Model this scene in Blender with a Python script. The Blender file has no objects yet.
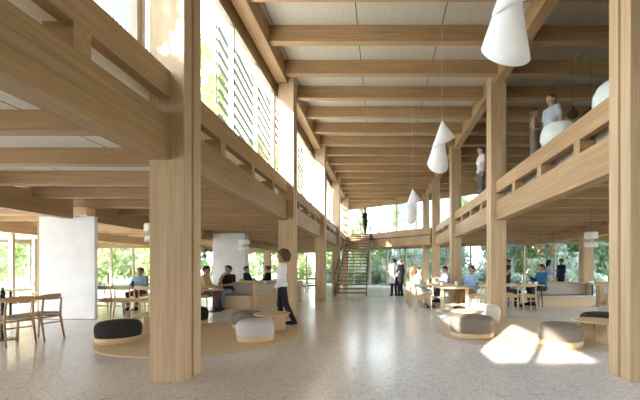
import bpy, bmesh, math, random
import numpy as np
from mathutils import Vector, Matrix
R = random.Random(7)
PI = math.pi
S = bpy.context.scene
C = S.collection
# ------------------------------------------------------------------ camera (level, shifted lens)
EYE = 1.3
cam = bpy.data.cameras.new('camera'); co = bpy.data.objects.new('camera', cam); C.objects.link(co)
co.location = (0, 0, EYE); co.rotation_euler = (PI / 2, 0, 0)
cam.sensor_width = 36; cam.lens = 370 / 640 * 36
cam.shift_x = -60.5 / 640; cam.shift_y = 68 / 640
cam.clip_start = 0.05; cam.clip_end = 400
S.camera = co
S.view_settings.view_transform = 'Standard'; S.view_settings.look = 'None'
S.view_settings.gamma = 1; S.view_settings.use_curve_mapping = False
S.view_settings.exposure = 1.15
try:
    S.cycles.use_denoising = True; S.cycles.denoiser = 'OPENIMAGEDENOISE'
    S.cycles.max_bounces = 14; S.cycles.diffuse_bounces = 8; S.cycles.transparent_max_bounces = 16
    S.cycles.sample_clamp_indirect = 8
except Exception:
    pass

# ------------------------------------------------------------------ materials
def nodes(name):
    m = bpy.data.materials.new(name); m.use_nodes = True
    nt = m.node_tree
    return m, nt, nt.nodes['Principled BSDF']
def N(nt, t, **kw):
    n = nt.nodes.new(t)
    for k, v in kw.items():
        if k in n.inputs.keys(): n.inputs[k].default_value = v
        else: setattr(n, k, v)
    return n
def L(nt, a, b): nt.links.new(a, b)
def ramp(nt, src, stops):
    r = N(nt, 'ShaderNodeValToRGB'); e = r.color_ramp.elements
    while len(e) < len(stops): e.new(0.5)
    for i, (p, c) in enumerate(stops):
        e[i].position = p; e[i].color = (*c, 1)
    L(nt, src, r.inputs[0]); return r.outputs[0]
def coords(nt, scale, kind='Object'):
    t = N(nt, 'ShaderNodeTexCoord'); mp = N(nt, 'ShaderNodeMapping')
    mp.inputs['Scale'].default_value = scale
    L(nt, t.outputs[kind], mp.inputs[0]); return mp.outputs[0]
def plain(name, col, rough=0.6, metal=0, var=0.12, scale=6, spec=0.5):
    m, nt, b = nodes(name)
    n = N(nt, 'ShaderNodeTexNoise', Scale=scale, Detail=4.0)
    L(nt, coords(nt, (1, 1, 1)), n.inputs[0])
    L(nt, ramp(nt, n.outputs[0], [(0.3, tuple(c * (1 - var) for c in col)), (0.7, tuple(min(1, c * (1 + var)) for c in col))]), b.inputs['Base Color'])
    b.inputs['Roughness'].default_value = rough; b.inputs['Metallic'].default_value = metal
    b.inputs['Specular IOR Level'].default_value = spec
    return m
def wood(name, ax, c0, c1, rough=0.55):
    m, nt, b = nodes(name)
    s = [26, 26, 26]; s[ax] = 0.9
    n = N(nt, 'ShaderNodeTexNoise', Scale=1.0, Detail=6.0, Roughness=0.6, Distortion=0.6)
    L(nt, coords(nt, s), n.inputs[0])
    s2 = [1.4, 1.4, 1.4]; s2[ax] = 0.25
    n2 = N(nt, 'ShaderNodeTexNoise', Scale=1.0, Detail=2.0)
    L(nt, coords(nt, s2), n2.inputs[0])
    mx = N(nt, 'ShaderNodeMath', operation='MULTIPLY_ADD'); mx.inputs[1].default_value = 0.6
    sc = N(nt, 'ShaderNodeMath', operation='MULTIPLY'); sc.inputs[1].default_value = 0.4
    L(nt, n2.outputs[0], sc.inputs[0]); L(nt, n.outputs[0], mx.inputs[0]); L(nt, sc.outputs[0], mx.inputs[2])
    L(nt, ramp(nt, mx.outputs[0], [(0.33, c0), (0.66, c1)]), b.inputs['Base Color'])
    b.inputs['Roughness'].default_value = rough; b.inputs['Specular IOR Level'].default_value = 0.3
    return m
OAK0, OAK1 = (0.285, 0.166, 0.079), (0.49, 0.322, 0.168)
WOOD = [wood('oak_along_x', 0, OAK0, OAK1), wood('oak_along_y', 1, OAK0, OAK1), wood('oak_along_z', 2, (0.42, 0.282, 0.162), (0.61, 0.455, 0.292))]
PALE = wood('pale_ash', 0, (0.56, 0.40, 0.235), (0.68, 0.52, 0.335), 0.45)
CHAIRW = wood('warm_oak_chair', 2, (0.36, 0.215, 0.105), (0.46, 0.29, 0.15), 0.4)
TREADW = wood('dark_oak_tread', 0, (0.20, 0.135, 0.08), (0.26, 0.17, 0.10), 0.45)

def ceiling_mat(name, c0, c1):
    m, nt, b = nodes(name)
    n = N(nt, 'ShaderNodeTexNoise', Scale=38.0, Detail=3.0, Roughness=0.7)
    co_ = coords(nt, (1, 1, 1)); L(nt, co_, n.inputs[0])
    col = ramp(nt, n.outputs[0], [(0.3, c0), (0.7, c1)])
    sx = N(nt, 'ShaderNodeSeparateXYZ'); L(nt, co_, sx.inputs[0])
    a = N(nt, 'ShaderNodeMath', operation='ADD'); a.inputs[1].default_value = 100 * 1.8 + 0.5
    L(nt, sx.outputs[0], a.inputs[0])
    md = N(nt, 'ShaderNodeMath', operation='MODULO'); md.inputs[1].default_value = 1.8; L(nt, a.outputs[0], md.inputs[0])
    lt = N(nt, 'ShaderNodeMath', operation='LESS_THAN'); lt.inputs[1].default_value = 0.018; L(nt, md.outputs[0], lt.inputs[0])
    mix = N(nt, 'ShaderNodeMixRGB'); mix.inputs[2].default_value = (0.06, 0.05, 0.04, 1)
    L(nt, lt.outputs[0], mix.inputs[0]); L(nt, col, mix.inputs[1]); L(nt, mix.outputs[0], b.inputs['Base Color'])
    b.inputs['Roughness'].default_value = 0.9; b.inputs['Specular IOR Level'].default_value = 0.1
    return m
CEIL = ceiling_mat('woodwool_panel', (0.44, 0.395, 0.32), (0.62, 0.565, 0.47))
CEIL_LIT = ceiling_mat('lit_woodwool_panel', (0.68, 0.64, 0.56), (0.80, 0.77, 0.70))  # paler copy of the panel, with bounced floor light put into its colour

def terrazzo():
    m, nt, b = nodes('terrazzo')
    co_ = coords(nt, (1, 1, 1))
    v = N(nt, 'ShaderNodeTexVoronoi', Scale=46.0); v.inputs['Randomness'].default_value = 1
    nz = N(nt, 'ShaderNodeTexNoise', Scale=30.0, Detail=3.0); L(nt, co_, nz.inputs[0])
    ad = N(nt, 'ShaderNodeMixRGB'); ad.inputs[0].default_value = 0.06; L(nt, co_, ad.inputs[1]); L(nt, nz.outputs[1], ad.inputs[2])
    L(nt, ad.outputs[0], v.inputs[0])
    sx = N(nt, 'ShaderNodeSeparateColor'); L(nt, v.outputs['Color'], sx.inputs[0])
    chips = ramp(nt, sx.outputs[0], [(0.0, (0.34, 0.31, 0.30)), (0.07, (0.48, 0.455, 0.44)), (0.14, (0.66, 0.655, 0.66)), (0.5, (0.74, 0.74, 0.75)), (0.86, (0.79, 0.79, 0.80)), (1.0, (0.92, 0.92, 0.93))])
    v2 = N(nt, 'ShaderNodeTexVoronoi', Scale=75.0); L(nt, co_, v2.inputs[0])
    s2 = N(nt, 'ShaderNodeSeparateColor'); L(nt, v2.outputs['Color'], s2.inputs[0])
    fine = ramp(nt, s2.outputs[0], [(0.0, (0.60, 0.595, 0.595)), (1.0, (0.77, 0.77, 0.78))])
    big = N(nt, 'ShaderNodeTexNoise', Scale=0.5, Detail=2.0); L(nt, co_, big.inputs[0])
    mix = N(nt, 'ShaderNodeMixRGB'); mix.inputs[0].default_value = 0.35; L(nt, chips, mix.inputs[1]); L(nt, fine, mix.inputs[2])
    m2 = N(nt, 'ShaderNodeMixRGB', blend_type='MULTIPLY'); m2.inputs[0].default_value = 1
    L(nt, mix.outputs[0], m2.inputs[1]); L(nt, ramp(nt, big.outputs[0], [(0.3, (0.97, 0.955, 0.94)), (0.7, (1.03, 1.01, 0.99))]), m2.inputs[2])
    L(nt, m2.outputs[0], b.inputs['Base Color'])
    rr = N(nt, 'ShaderNodeMapRange'); rr.inputs[3].default_value = 0.16; rr.inputs[4].default_value = 0.30
    L(nt, big.outputs[0], rr.inputs[0]); L(nt, rr.outputs[0], b.inputs['Roughness'])
    b.inputs['Specular IOR Level'].default_value = 0.55
    return m
FLOOR = terrazzo()
def glass_mat(name, tint=(0.97, 0.985, 0.98), k=1.0):
    m = bpy.data.materials.new(name); m.use_nodes = True; nt = m.node_tree; nt.nodes.clear()
    o = N(nt, 'ShaderNodeOutputMaterial'); t = N(nt, 'ShaderNodeBsdfTransparent'); t.inputs[0].default_value = (*tint, 1)
    g = N(nt, 'ShaderNodeBsdfGlossy'); g.inputs['Roughness'].default_value = 0.02
    lw = N(nt, 'ShaderNodeLayerWeight'); lw.inputs['Blend'].default_value = 0.5
    pw = N(nt, 'ShaderNodeMath', operation='POWER'); pw.inputs[1].default_value = 5.0; L(nt, lw.outputs['Facing'], pw.inputs[0])
    mm = N(nt, 'ShaderNodeMath', operation='MULTIPLY_ADD'); mm.inputs[1].default_value = 0.28 * k; mm.inputs[2].default_value = 0.015 * k; L(nt, pw.outputs[0], mm.inputs[0])
    x = N(nt, 'ShaderNodeMixShader'); L(nt, mm.outputs[0], x.inputs[0]); L(nt, t.outputs[0], x.inputs[1]); L(nt, g.outputs[0], x.inputs[2]); L(nt, x.outputs[0], o.inputs[0])
    return m
GLASS = glass_mat('window_glass'); RAILGLASS = glass_mat('rail_glass', (0.96, 0.98, 0.975)); SMOKED = glass_mat('smoked_glass', (0.35, 0.31, 0.27), 2.5)
def leafy(name, c0, c1):
    m, nt, b = nodes(name)
    n = N(nt, 'ShaderNodeTexNoise', Scale=1.6, Detail=3.0); L(nt, coords(nt, (1, 1, 1)), n.inputs[0])
    L(nt, ramp(nt, n.outputs[0], [(0.3, c0), (0.7, c1)]), b.inputs['Base Color'])
    b.inputs['Roughness'].default_value = 0.6
    tr = N(nt, 'ShaderNodeBsdfTranslucent'); tr.inputs[0].default_value = (*[min(1, v * 1.2) for v in c1], 1)
    x = N(nt, 'ShaderNodeMixShader'); x.inputs[0].default_value = 0.45
    out = nt.nodes['Material Output']
    L(nt, b.outputs[0], x.inputs[1]); L(nt, tr.outputs[0], x.inputs[2]); L(nt, x.outputs[0], out.inputs[0])
    return m
LEAF = [leafy('leaf_dark', (0.13, 0.20, 0.11), (0.26, 0.33, 0.19)), leafy('leaf_mid', (0.20, 0.28, 0.13), (0.36, 0.43, 0.22)),
        leafy('leaf_light', (0.30, 0.37, 0.13), (0.48, 0.53, 0.22)), leafy('leaf_silver', (0.28, 0.36, 0.28), (0.46, 0.53, 0.44))]
BLOSSOM = leafy('blossom', (0.10, 0.075, 0.06), (0.22, 0.18, 0.16))
BARK = plain('bark', (0.15, 0.11, 0.08), 0.9, var=0.3, scale=9)
WHITE = plain('white_plaster', (0.80, 0.80, 0.825), 0.85, var=0.06, scale=2.6)
LAMPW = plain('white_glaze', (0.86, 0.85, 0.83), 0.5, var=0.03, scale=12)
PAPER = leafy('white_paper_shade', (0.93, 0.92, 0.90), (0.96, 0.955, 0.95))
STEEL = plain('dark_steel', (0.035, 0.033, 0.031), 0.4, 0.6)
FRAME = plain('bronze_frame', (0.33, 0.255, 0.185), 0.45, var=0.06)
CORDM = plain('pale_cord', (0.62, 0.60, 0.56), 0.6)
DKCORD = plain('dark_cord', (0.05, 0.045, 0.04), 0.6)
def fabric(name, col, var=0.16, sc=160):
    m, nt, b = nodes(name)
    co_ = coords(nt, (1, 1, 1))
    n = N(nt, 'ShaderNodeTexNoise', Scale=float(sc), Detail=2.0); L(nt, co_, n.inputs[0])
    L(nt, ramp(nt, n.outputs[0], [(0.3, tuple(c * (1 - var) for c in col)), (0.7, tuple(min(1, c * (1 + var)) for c in col))]), b.inputs['Base Color'])
    bp = N(nt, 'ShaderNodeBump'); bp.inputs['Strength'].default_value = 0.15; bp.inputs['Distance'].default_value = 0.004
    L(nt, n.outputs[0], bp.inputs['Height']); L(nt, bp.outputs[0], b.inputs['Normal'])
    b.inputs['Roughness'].default_value = 0.92; b.inputs['Specular IOR Level'].default_value = 0.15
    return m
def rug_mat(name, c):
    m, nt, b = nodes(name)
    w = N(nt, 'ShaderNodeTexWave', wave_type='RINGS', rings_direction='Z', Scale=14.0, Distortion=1.5, Detail=3.0)
    co_ = coords(nt, (1, 1, 1)); L(nt, co_, w.inputs[0])
    n = N(nt, 'ShaderNodeTexNoise', Scale=60.0, Detail=3.0); L(nt, co_, n.inputs[0])
    mx = N(nt, 'ShaderNodeMixRGB'); mx.inputs[0].default_value = 0.65; L(nt, w.outputs[0], mx.inputs[1]); L(nt, n.outputs[0], mx.inputs[2])
    L(nt, ramp(nt, mx.outputs[0], [(0.25, tuple(v * 0.78 for v in c)), (0.75, tuple(v * 1.15 for v in c))]), b.inputs['Base Color'])
    b.inputs['Roughness'].default_value = 0.95; b.inputs['Specular IOR Level'].default_value = 0.1
    return m
F_CHAR = fabric('charcoal_fabric', (0.035, 0.033, 0.033)); F_GREY = fabric('light_grey_fabric', (0.54, 0.525, 0.51)); F_TAUPE = fabric('taupe_fabric', (0.21, 0.175, 0.145))
F_MID = fabric('mid_grey_fabric', (0.20, 0.19, 0.18)); F_CREAM = fabric('cream_fabric', (0.62, 0.58, 0.52)); F_SEAT = fabric('sage_seat_fabric', (0.33, 0.30, 0.21))
F_BENCH = fabric('stone_bench_fabric', (0.56, 0.52, 0.48))
SKIN = plain('skin_light', (0.56, 0.34, 0.24), 0.55, var=0.05); SKIN2 = plain('skin_tan', (0.40, 0.22, 0.14), 0.55, var=0.05); SKIN3 = plain('skin_brown', (0.20, 0.105, 0.065), 0.55, var=0.05)
EYEM = plain('eye_dark', (0.03, 0.02, 0.018), 0.3); LIP = plain('lip', (0.36, 0.14, 0.11), 0.5)
HAIR = {'black': plain('hair_black', (0.010, 0.008, 0.008), 0.8, var=0.4, scale=60), 'brown': plain('hair_brown', (0.06, 0.032, 0.02), 0.5, var=0.4, scale=60),
        'auburn': plain('hair_auburn', (0.11, 0.05, 0.028), 0.5, var=0.4, scale=60), 'ginger': plain('hair_ginger', (0.33, 0.15, 0.05), 0.5, var=0.3, scale=60), 'blond': plain('hair_blond', (0.42, 0.30, 0.16), 0.5, var=0.3, scale=60)}
_fab = {}
def cloth(c):
    if c not in _fab: _fab[c] = fabric('cloth_%d' % len(_fab), c, 0.08, 120)
    return _fab[c]

# ------------------------------------------------------------------ mesh helpers
def obj(name, bm, mat, parent=None, smooth=False, loc=(0, 0, 0)):
    me = bpy.data.meshes.new(name); bm.to_mesh(me); bm.free()
    for x in (mat if isinstance(mat, (list, tuple)) else [mat]): me.materials.append(x)
    if smooth:
        for p in me.polygons: p.use_smooth = True
    o = bpy.data.objects.new(name, me); C.objects.link(o); o.location = loc
    if parent: o.parent = parent
    return o
def tag(o, label, cat, group=None, kind='thing'):
    o['label'] = label; o['category'] = cat; o['kind'] = kind
    if group: o['group'] = group
    return o
def thing(name, label, cat, loc=(0, 0, 0), rz=0, group=None):
    o = bpy.data.objects.new(name, None); C.objects.link(o); o.location = loc; o.rotation_euler = (0, 0, rz)
    o.empty_display_size = 0.1
    return tag(o, label, cat, group)
def struct(name, bm, mat, parent=None):
    o = obj(name, bm, mat, parent)
    if not parent: o['kind'] = 'structure'
    return o
def dup(root, loc, rz, label, group=None):
    r = root.copy(); C.objects.link(r); r.location = loc; r.rotation_euler = (0, 0, rz); r['label'] = label
    if group: r['group'] = group
    for ch in list(root.children):
        c = ch.copy(); C.objects.link(c); c.parent = r
        for g in list(ch.children):
            d = g.copy(); C.objects.link(d); d.parent = c
    return r
def B(bm, x0, x1, y0, y1, z0, z1):
    vs = [bm.verts.new(p) for p in ((x0, y0, z0), (x1, y0, z0), (x1, y1, z0), (x0, y1, z0), (x0, y0, z1), (x1, y0, z1), (x1, y1, z1), (x0, y1, z1))]
    for f in ((3, 2, 1, 0), (4, 5, 6, 7), (0, 1, 5, 4), (1, 2, 6, 5), (2, 3, 7, 6), (3, 0, 4, 7)): bm.faces.new([vs[i] for i in f])
    return vs
def bev(bm, w, seg=2):
    bmesh.ops.bevel(bm, geom=bm.edges[:], offset=w, segments=seg, affect='EDGES', profile=0.5)
def box(x0, x1, y0, y1, z0, z1, w=0):
    bm = bmesh.new(); B(bm, x0, x1, y0, y1, z0, z1)
    if w: bev(bm, w)
    return bm
def prism(bm, pts, z0, z1):
    a = [bm.verts.new((x, y, z0)) for x, y in pts]; b = [bm.verts.new((x, y, z1)) for x, y in pts]; n = len(pts)
    bm.faces.new(a[::-1]); bm.faces.new(b)
    for i in range(n): bm.faces.new((a[i], a[(i + 1) % n], b[(i + 1) % n], b[i]))
    bmesh.ops.recalc_face_normals(bm, faces=bm.faces[:])
def obar(bm, p0, p1, hw, z0, z1):
    """upright slab along the plan segment p0-p1, half width hw"""
    p0, p1 = Vector(p0), Vector(p1); d = (p1 - p0).normalized(); n = Vector((-d.y, d.x)) * hw
    a, b, c, e = p0 - n, p1 - n, p1 + n, p0 + n
    vs = [bm.verts.new((*q, z)) for z in (z0, z1) for q in (a, b, c, e)]
    for f in ((3, 2, 1, 0), (4, 5, 6, 7), (0, 1, 5, 4), (1, 2, 6, 5), (2, 3, 7, 6), (3, 0, 4, 7)): bm.faces.new([vs[i] for i in f])
def tube(bm, pts, rads, n=8, cap=True):
    rings = []; pts = [Vector(p) for p in pts]
    if not isinstance(rads, (list, tuple)): rads = [rads] * len(pts)
    up = Vector((0.13, 0.29, 0.95))
    for i, p in enumerate(pts):
        d = (pts[min(i + 1, len(pts) - 1)] - pts[max(i - 1, 0)]).normalized()
        u = d.cross(up)
        if u.length < 1e-3: u = d.cross(Vector((1, 0, 0)))
        u.normalize(); v = d.cross(u)
        rings.append([bm.verts.new(p + (u * math.cos(2 * PI * k / n) + v * math.sin(2 * PI * k / n)) * rads[i]) for k in range(n)])
    for a, b in zip(rings, rings[1:]):
        for k in range(n): bm.faces.new((a[k], a[(k + 1) % n], b[(k + 1) % n], b[k]))
    if cap: bm.faces.new(rings[0]); bm.faces.new(rings[-1][::-1])
    bmesh.ops.recalc_face_normals(bm, faces=bm.faces[:])
def lathe(bm, prof, n=32, c=(0, 0, 0)):
    rings = []
    for r, z in prof:
        if r < 1e-5: rings.append([bm.verts.new((c[0], c[1], c[2] + z))])
        else: rings.append([bm.verts.new((c[0] + r * math.cos(2 * PI * k / n), c[1] + r * math.sin(2 * PI * k / n), c[2] + z)) for k in range(n)])
    for a, b in zip(rings, rings[1:]):
        for k in range(n):
            q = [a[k % len(a)], a[(k + 1) % len(a)], b[(k + 1) % len(b)], b[k % len(b)]]
            q = [v for i, v in enumerate(q) if v not in q[:i]]
            if len(q) > 2: bm.faces.new(q)
    bmesh.ops.recalc_face_normals(bm, faces=bm.faces[:])
def lat(prof, n=32, c=(0, 0, 0)):
    bm = bmesh.new(); lathe(bm, prof, n, c); return bm
def tb(pts, r, n=8):
    bm = bmesh.new(); tube(bm, pts, r, n); return bm

# ------------------------------------------------------------------ building grid
CY = [-1.1, 4.2, 9.5, 14.8, 20.1, 25.4]        # column fronts
CW = 0.396
LX0, LX1 = -2.625, -2.229
RX0, RX1 = 2.835, 3.231
ZB, ZT, ZR0, ZR1, ZF = 2.53, 3.015, 3.22, 3.53, 3.5
ZC, ZJ = 6.49, 6.15
YB = -13.0
def Fy(x): return 27.5 - 0.75 * x               # the skewed end facade
def Bry(x): return 23.3 - 1.05 * x              # edge of the bridge
OUT = [(-13.2, YB), (-13.2, 16), (-18.5, 16), (-18.5, 23.5), (-13.2, 23.5), (-13.2, 31), (-4.7, Fy(-4.7)), (13.5, Fy(13.5)), (13.5, YB)]
bm = bmesh.new(); prism(bm, OUT, -0.2, 0); struct('floor', bm, FLOOR)
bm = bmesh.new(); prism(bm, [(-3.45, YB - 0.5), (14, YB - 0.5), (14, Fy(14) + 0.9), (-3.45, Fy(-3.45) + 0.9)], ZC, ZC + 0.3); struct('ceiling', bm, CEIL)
bm = bmesh.new(); prism(bm, [(-2.63, YB), (-13.3, YB), (-13.3, 16.1), (-18.6, 16.1), (-18.6, 23.6), (-13.3, 23.6), (-13.3, 31.1), (-4.7, 31.1), (-2.63, Fy(-2.63))], 3.1, 3.5); struct('ceiling', bm, CEIL_LIT)
bm = bmesh.new(); prism(bm, [(3.22, YB), (13.5, YB), (13.5, Fy(13.5)), (3.22, Fy(3.22))], 3.1, ZF); struct('floor', bm, [CEIL])
bm = bmesh.new(); prism(bm, [(-2.6, Bry(-2.6) + 0.26), (3.1, Bry(3.1) + 0.26), (3.1, Fy(3.1)), (-2.6, Fy(-2.6))], 3.1, ZF); struct('floor', bm, [CEIL])

# joists: nave + mezzanine roof
ORD = 'first second third fourth fifth sixth seventh eighth ninth tenth eleventh twelfth'.split()
jy0 = 7.90 - 1.325 * 8
for k in range(-7, 28):
    y = jy0 + 1.325 * k
    x1 = min(13.5, (27.5 - y - 0.2) / 0.75)
    if x1 < -2: break
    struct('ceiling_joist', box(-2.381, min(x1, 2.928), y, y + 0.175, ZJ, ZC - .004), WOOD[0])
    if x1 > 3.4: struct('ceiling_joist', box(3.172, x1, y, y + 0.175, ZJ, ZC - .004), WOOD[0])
# joists of the low ceilings, seated over the edge beams
for k in range(-12, 22):
    y = 4.20 + 1.325 * k
    if y < YB + .1: continue
    xl = -13.2 if y < 16 or y > 23.4 else -18.4
    if y < 30.6: struct('ceiling_joist', box(xl + .02, -2.63 if k % 4 == 0 else -2.385, y, y + 0.175, 2.86, 3.22), WOOD[0])
    x1 = min(13.4, (27.5 - y - 0.25) / 0.75)
    if x1 > 3.6: struct('ceiling_joist', box(3.236 if k % 4 == 0 else 2.972, x1, y, y + 0.175, 2.86, 3.22), WOOD[0])

# columns: two timber halves with a shadow groove between
def column_mesh(h):
    bm = bmesh.new(); w = CW
    for (x0, x1, y0, y1) in ((0, w, 0, 0.175), (0.03, w - 0.03, 0.176, 0.219), (0, w, 0.22, 0.396)):
        t = bmesh.new(); B(t, x0, x1, y0, y1, 0, h); bev(t, 0.006, 1)
        me = bpy.data.meshes.new('t'); t.to_mesh(me); t.free(); bm.from_mesh(me); bpy.data.meshes.remove(me)
    return bm
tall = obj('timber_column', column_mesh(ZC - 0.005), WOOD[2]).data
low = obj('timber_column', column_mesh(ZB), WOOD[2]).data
for o in list(C.objects):
    if o.name.startswith('timber_column'): bpy.data.objects.remove(o)
def column(x0, y, me, label):
    o = bpy.data.objects.new('timber_column', me); C.objects.link(o); o.location = (x0, y, 0)
    tag(o, label, 'column', 'timber columns')
LL = ['timber column at the near end of the beam under the clerestory', 'broad full-height timber column nearest the camera, in front of the tan rug',
      'full-height timber column directly behind the woman in a white shirt', 'full-height timber column between the woman in white and the staircase',
      'slender-looking timber column beside the left edge of the staircase', 'farthest timber column by the stair head at the end glazing']
RL = ['timber column at the near end of the balcony side', 'full-height timber column cut by the right edge of the photo',
      'full-height timber column rising from the edge of the sunlit rug on the balcony side', 'timber column on the balcony side behind the man in a blue-grey jacket',
      'fourth timber column along the balcony side, carrying the end of the bridge', 'darkest far timber column beside the end glazing under the bridge']
for i, y in enumerate(CY):
    column(LX0, y, tall, LL[i])
    column(RX0, 24.5 if i == 5 else y, tall, RL[i])
column(-7.99, 9.52, low, 'low timber column standing just behind the broad white wall panel')
column(-7.99, 14.8, low, 'low timber column in the left seating area, second row of columns')
column(-7.99, 25.4, low, 'low timber column between two far windows, behind the seated person in black')
column(8.13, 14.8, low, 'low timber column behind the white double-drum pendant in the seating area under the balcony')
# edge beams, one per bay
BAYN = ['nearest', 'first', 'second', 'third', 'fourth']
def beam(name, bmx, label, cat='beam', grp=None, m=1):
    tag(obj(name, bmx, WOOD[m]), label, cat, grp)
WHEREL = ['ending at the top left corner', 'behind the broad near column', 'just behind the woman in white', 'third bay back', 'beside the stair']
WHERER = ['overhead, outside the photo edge', 'left of the right edge column', 'behind the sunlit rug column', 'third bay back', 'beyond the bridge']
for i in range(5):
    y0, y1 = CY[i] + CW, CY[i + 1]
    if i == 0: y1 = 4.2 + 0.0
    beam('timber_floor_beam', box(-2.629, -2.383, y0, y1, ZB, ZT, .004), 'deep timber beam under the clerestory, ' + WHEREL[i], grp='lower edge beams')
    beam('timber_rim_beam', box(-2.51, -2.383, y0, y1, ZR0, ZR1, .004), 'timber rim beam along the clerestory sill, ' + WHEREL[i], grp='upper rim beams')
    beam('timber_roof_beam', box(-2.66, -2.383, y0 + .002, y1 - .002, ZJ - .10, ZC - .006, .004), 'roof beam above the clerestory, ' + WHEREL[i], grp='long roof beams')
    y1 = min(y1, 24.45)
    if i: beam('timber_floor_beam', box(2.97, 3.216, y0, y1, ZB, ZT, .004), 'deep timber beam under the balcony edge, ' + WHERER[i], grp='lower edge beams')
    if i: beam('timber_rim_beam', box(2.97, 3.1, y0, y1, ZR0, ZR1, .004), 'pale timber rim beam along the balcony edge, ' + WHERER[i], grp='upper rim beams')
    beam('timber_roof_beam', box(2.93, 3.17, y0 + .002, y1 - .002, ZJ - .10, ZC - .006, .004), 'roof beam over the balcony edge, ' + WHERER[i], grp='long roof beams')
    # glass guard
    if i > 0:
        g = thing('glass_guard', 'glass balustrade on the balcony edge, ' + WHERER[i], 'balustrade', (0, 0, 0), 0, 'glass balustrades')
        obj('glass_panel', box(3.115, 3.13, y0 + .03, y1 - .03, ZF + .002, 4.57), RAILGLASS, g)
for x, a, b, lb in ((-7.79, YB + .1, 9.24, 'timber beam over the left seating area, in front of the broad white panel'), (-7.79, 9.95, 30.8, 'timber beam over the left seating area, receding behind the broad white panel'),
                (-12.95, YB + .15, 30.8, 'timber beam along the far left windows'), (8.33, YB + .1, 21.0, 'timber beam under the balcony, deep in the seating area')):
    beam('timber_floor_beam', box(x - .12, x + .12, a, b, ZB, ZT, .004), lb, grp='inner ceiling beams')
# bridge across the end of the nave
bm = bmesh.new(); obar(bm, (-2.2, Bry(-2.2) + .12), (2.82, Bry(2.82) + .12), .12, 2.62, 3.1); beam('bridge_beam', bm, 'deep skewed timber beam under the bridge at the end of the hall', m=0)
bm = bmesh.new(); obar(bm, (-2.2, Bry(-2.2) + .08), (2.82, Bry(2.82) + .08), .08, 3.16, ZR1); beam('bridge_rim_beam', bm, 'skewed timber rim along the bridge edge beside the stair head', m=0)
g = thing('glass_guard', 'glass balustrade on the skewed bridge edge, right of the stair head', 'balustrade', group='glass balustrades')
bm = bmesh.new(); obar(bm, (-.5, Bry(-.5) + .08), (2.8, Bry(2.8) + .08), .006, ZR1, 4.5); obj('glass_panel', bm, RAILGLASS, g)

# ------------------------------------------------------------------ windows and walls
WN = [0]
def window(p0, p1, z0, z1, pitch=1.3, off=0.0, fw=0.035, fd=0.06, mats=FRAME, transom=None):
    WN[0] += 1
    p0v, p1v = Vector(p0), Vector(p1); ln = (p1v - p0v).length; d = (p1v - p0v) / ln
    bm = bmesh.new()
    obar(bm, p0v, p1v, fd, z0, z0 + 0.06); obar(bm, p0v, p1v, fd, z1 - 0.07, z1)
    ts = [fw, ln - fw]; t = off if off > .2 else pitch
    while t < ln - .2: ts.append(t); t += pitch
    for t in ts: obar(bm, p0v + d * (t - fw), p0v + d * (t + fw), fd, z0 + 0.06, z1 - 0.07)
    o = struct('window_%d' % WN[0], bm, mats)
    bm = bmesh.new(); obar(bm, p0v, p1v, .006, z0 + .05, z1 - .06); obj('pane', bm, GLASS, o)
    return o
def wall(name, p0, p1, hw, z0, z1, mat):
    bm = bmesh.new(); obar(bm, p0, p1, hw, z0, z1); return struct(name, bm, mat)
# clerestory over the left wing
for i in range(5):
    y0 = CY[i] + (0 if i else 0); y1 = CY[i + 1]
    if i == 4: y1 = Fy(-2.72)
    window((-2.76, y0 + .01), (-2.76, y1 - .01), 3.5, 5.86, 1.325, 1.325, .03, .045)
wall('wall_left', (-2.76, YB), (-2.76, -6.4), .06, 3.5, ZC, WOOD[1])
window((-2.76, -6.39), (-2.76, CY[0] - .01), 3.5, 5.86, 2.65, 2.65, .03, .045)
struct('shade_eave', box(-4.25, -3.46, -9, 0.6, ZC, ZC + .3), WOOD[1])  # eave added out of view to cut the top of the sun patch
struct('trim_1', box(-2.51, -2.383, -6.4, CY[0], ZR0, ZR1), WOOD[1])
wall('wall_left', (-2.78, -6.4), (-2.78, CY[0]), .05, 5.86, ZC, WOOD[1])
wall('wall_left', (-2.78, CY[0]), (-2.78, Fy(-2.78)), .05, 5.86, ZC, WOOD[1])
# ground floor glazing round the left wing
poly = [(-13.2, YB), (-13.2, 16), (-18.5, 16), (-18.5, 23.5), (-13.2, 23.5), (-13.2, 31), (-4.7, Fy(-4.7))]
for i, (a, b) in enumerate(zip(poly, poly[1:])):
    window(a, b, 0, 2.62, 1.75 if i != 3 else 1.4, .0, .05, .07)
    wall('wall_left', a, b, .1, 2.62, 3.5, WOOD[0])
# end facade, ground and upper
window((-4.7, Fy(-4.7)), (13.5, Fy(13.5)), 0, 2.72, 1.62, .0, .045, .07)
wall('wall_back', (-4.7, Fy(-4.7)), (13.5, Fy(13.5)), .1, 2.72, 3.5, WOOD[0])
window((-2.7, Fy(-2.7)), (13.5, Fy(13.5)), 3.5, 5.95, 1.62, .0, .035, .06)
wall('wall_back', (-2.7, Fy(-2.7)), (13.5, Fy(13.5)), .1, 5.95, ZC, WOOD[0])
# right and rear facades
window((13.5, YB), (13.5, Fy(13.5)), 0, 2.7, 1.7)
wall('wall_right', (13.5, YB), (13.5, Fy(13.5)), .1, 2.7, 3.5, WOOD[1]); wall('wall_right', (13.5, YB), (13.5, Fy(13.5)), .1, 3.5, ZC, WOOD[1])
window((-13.2, YB), (-3.2, YB), 0, 2.62, 1.75)
wall('wall_front', (-3.2, YB), (13.5, YB), .1, 0, 2.62, WOOD[0])
wall('wall_front', (-13.2, YB), (13.5, YB), .1, 2.62, 3.5, WOOD[0]); wall('wall_front', (-2.76, YB), (13.5, YB), .1, 3.5, ZC, WOOD[0])

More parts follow.
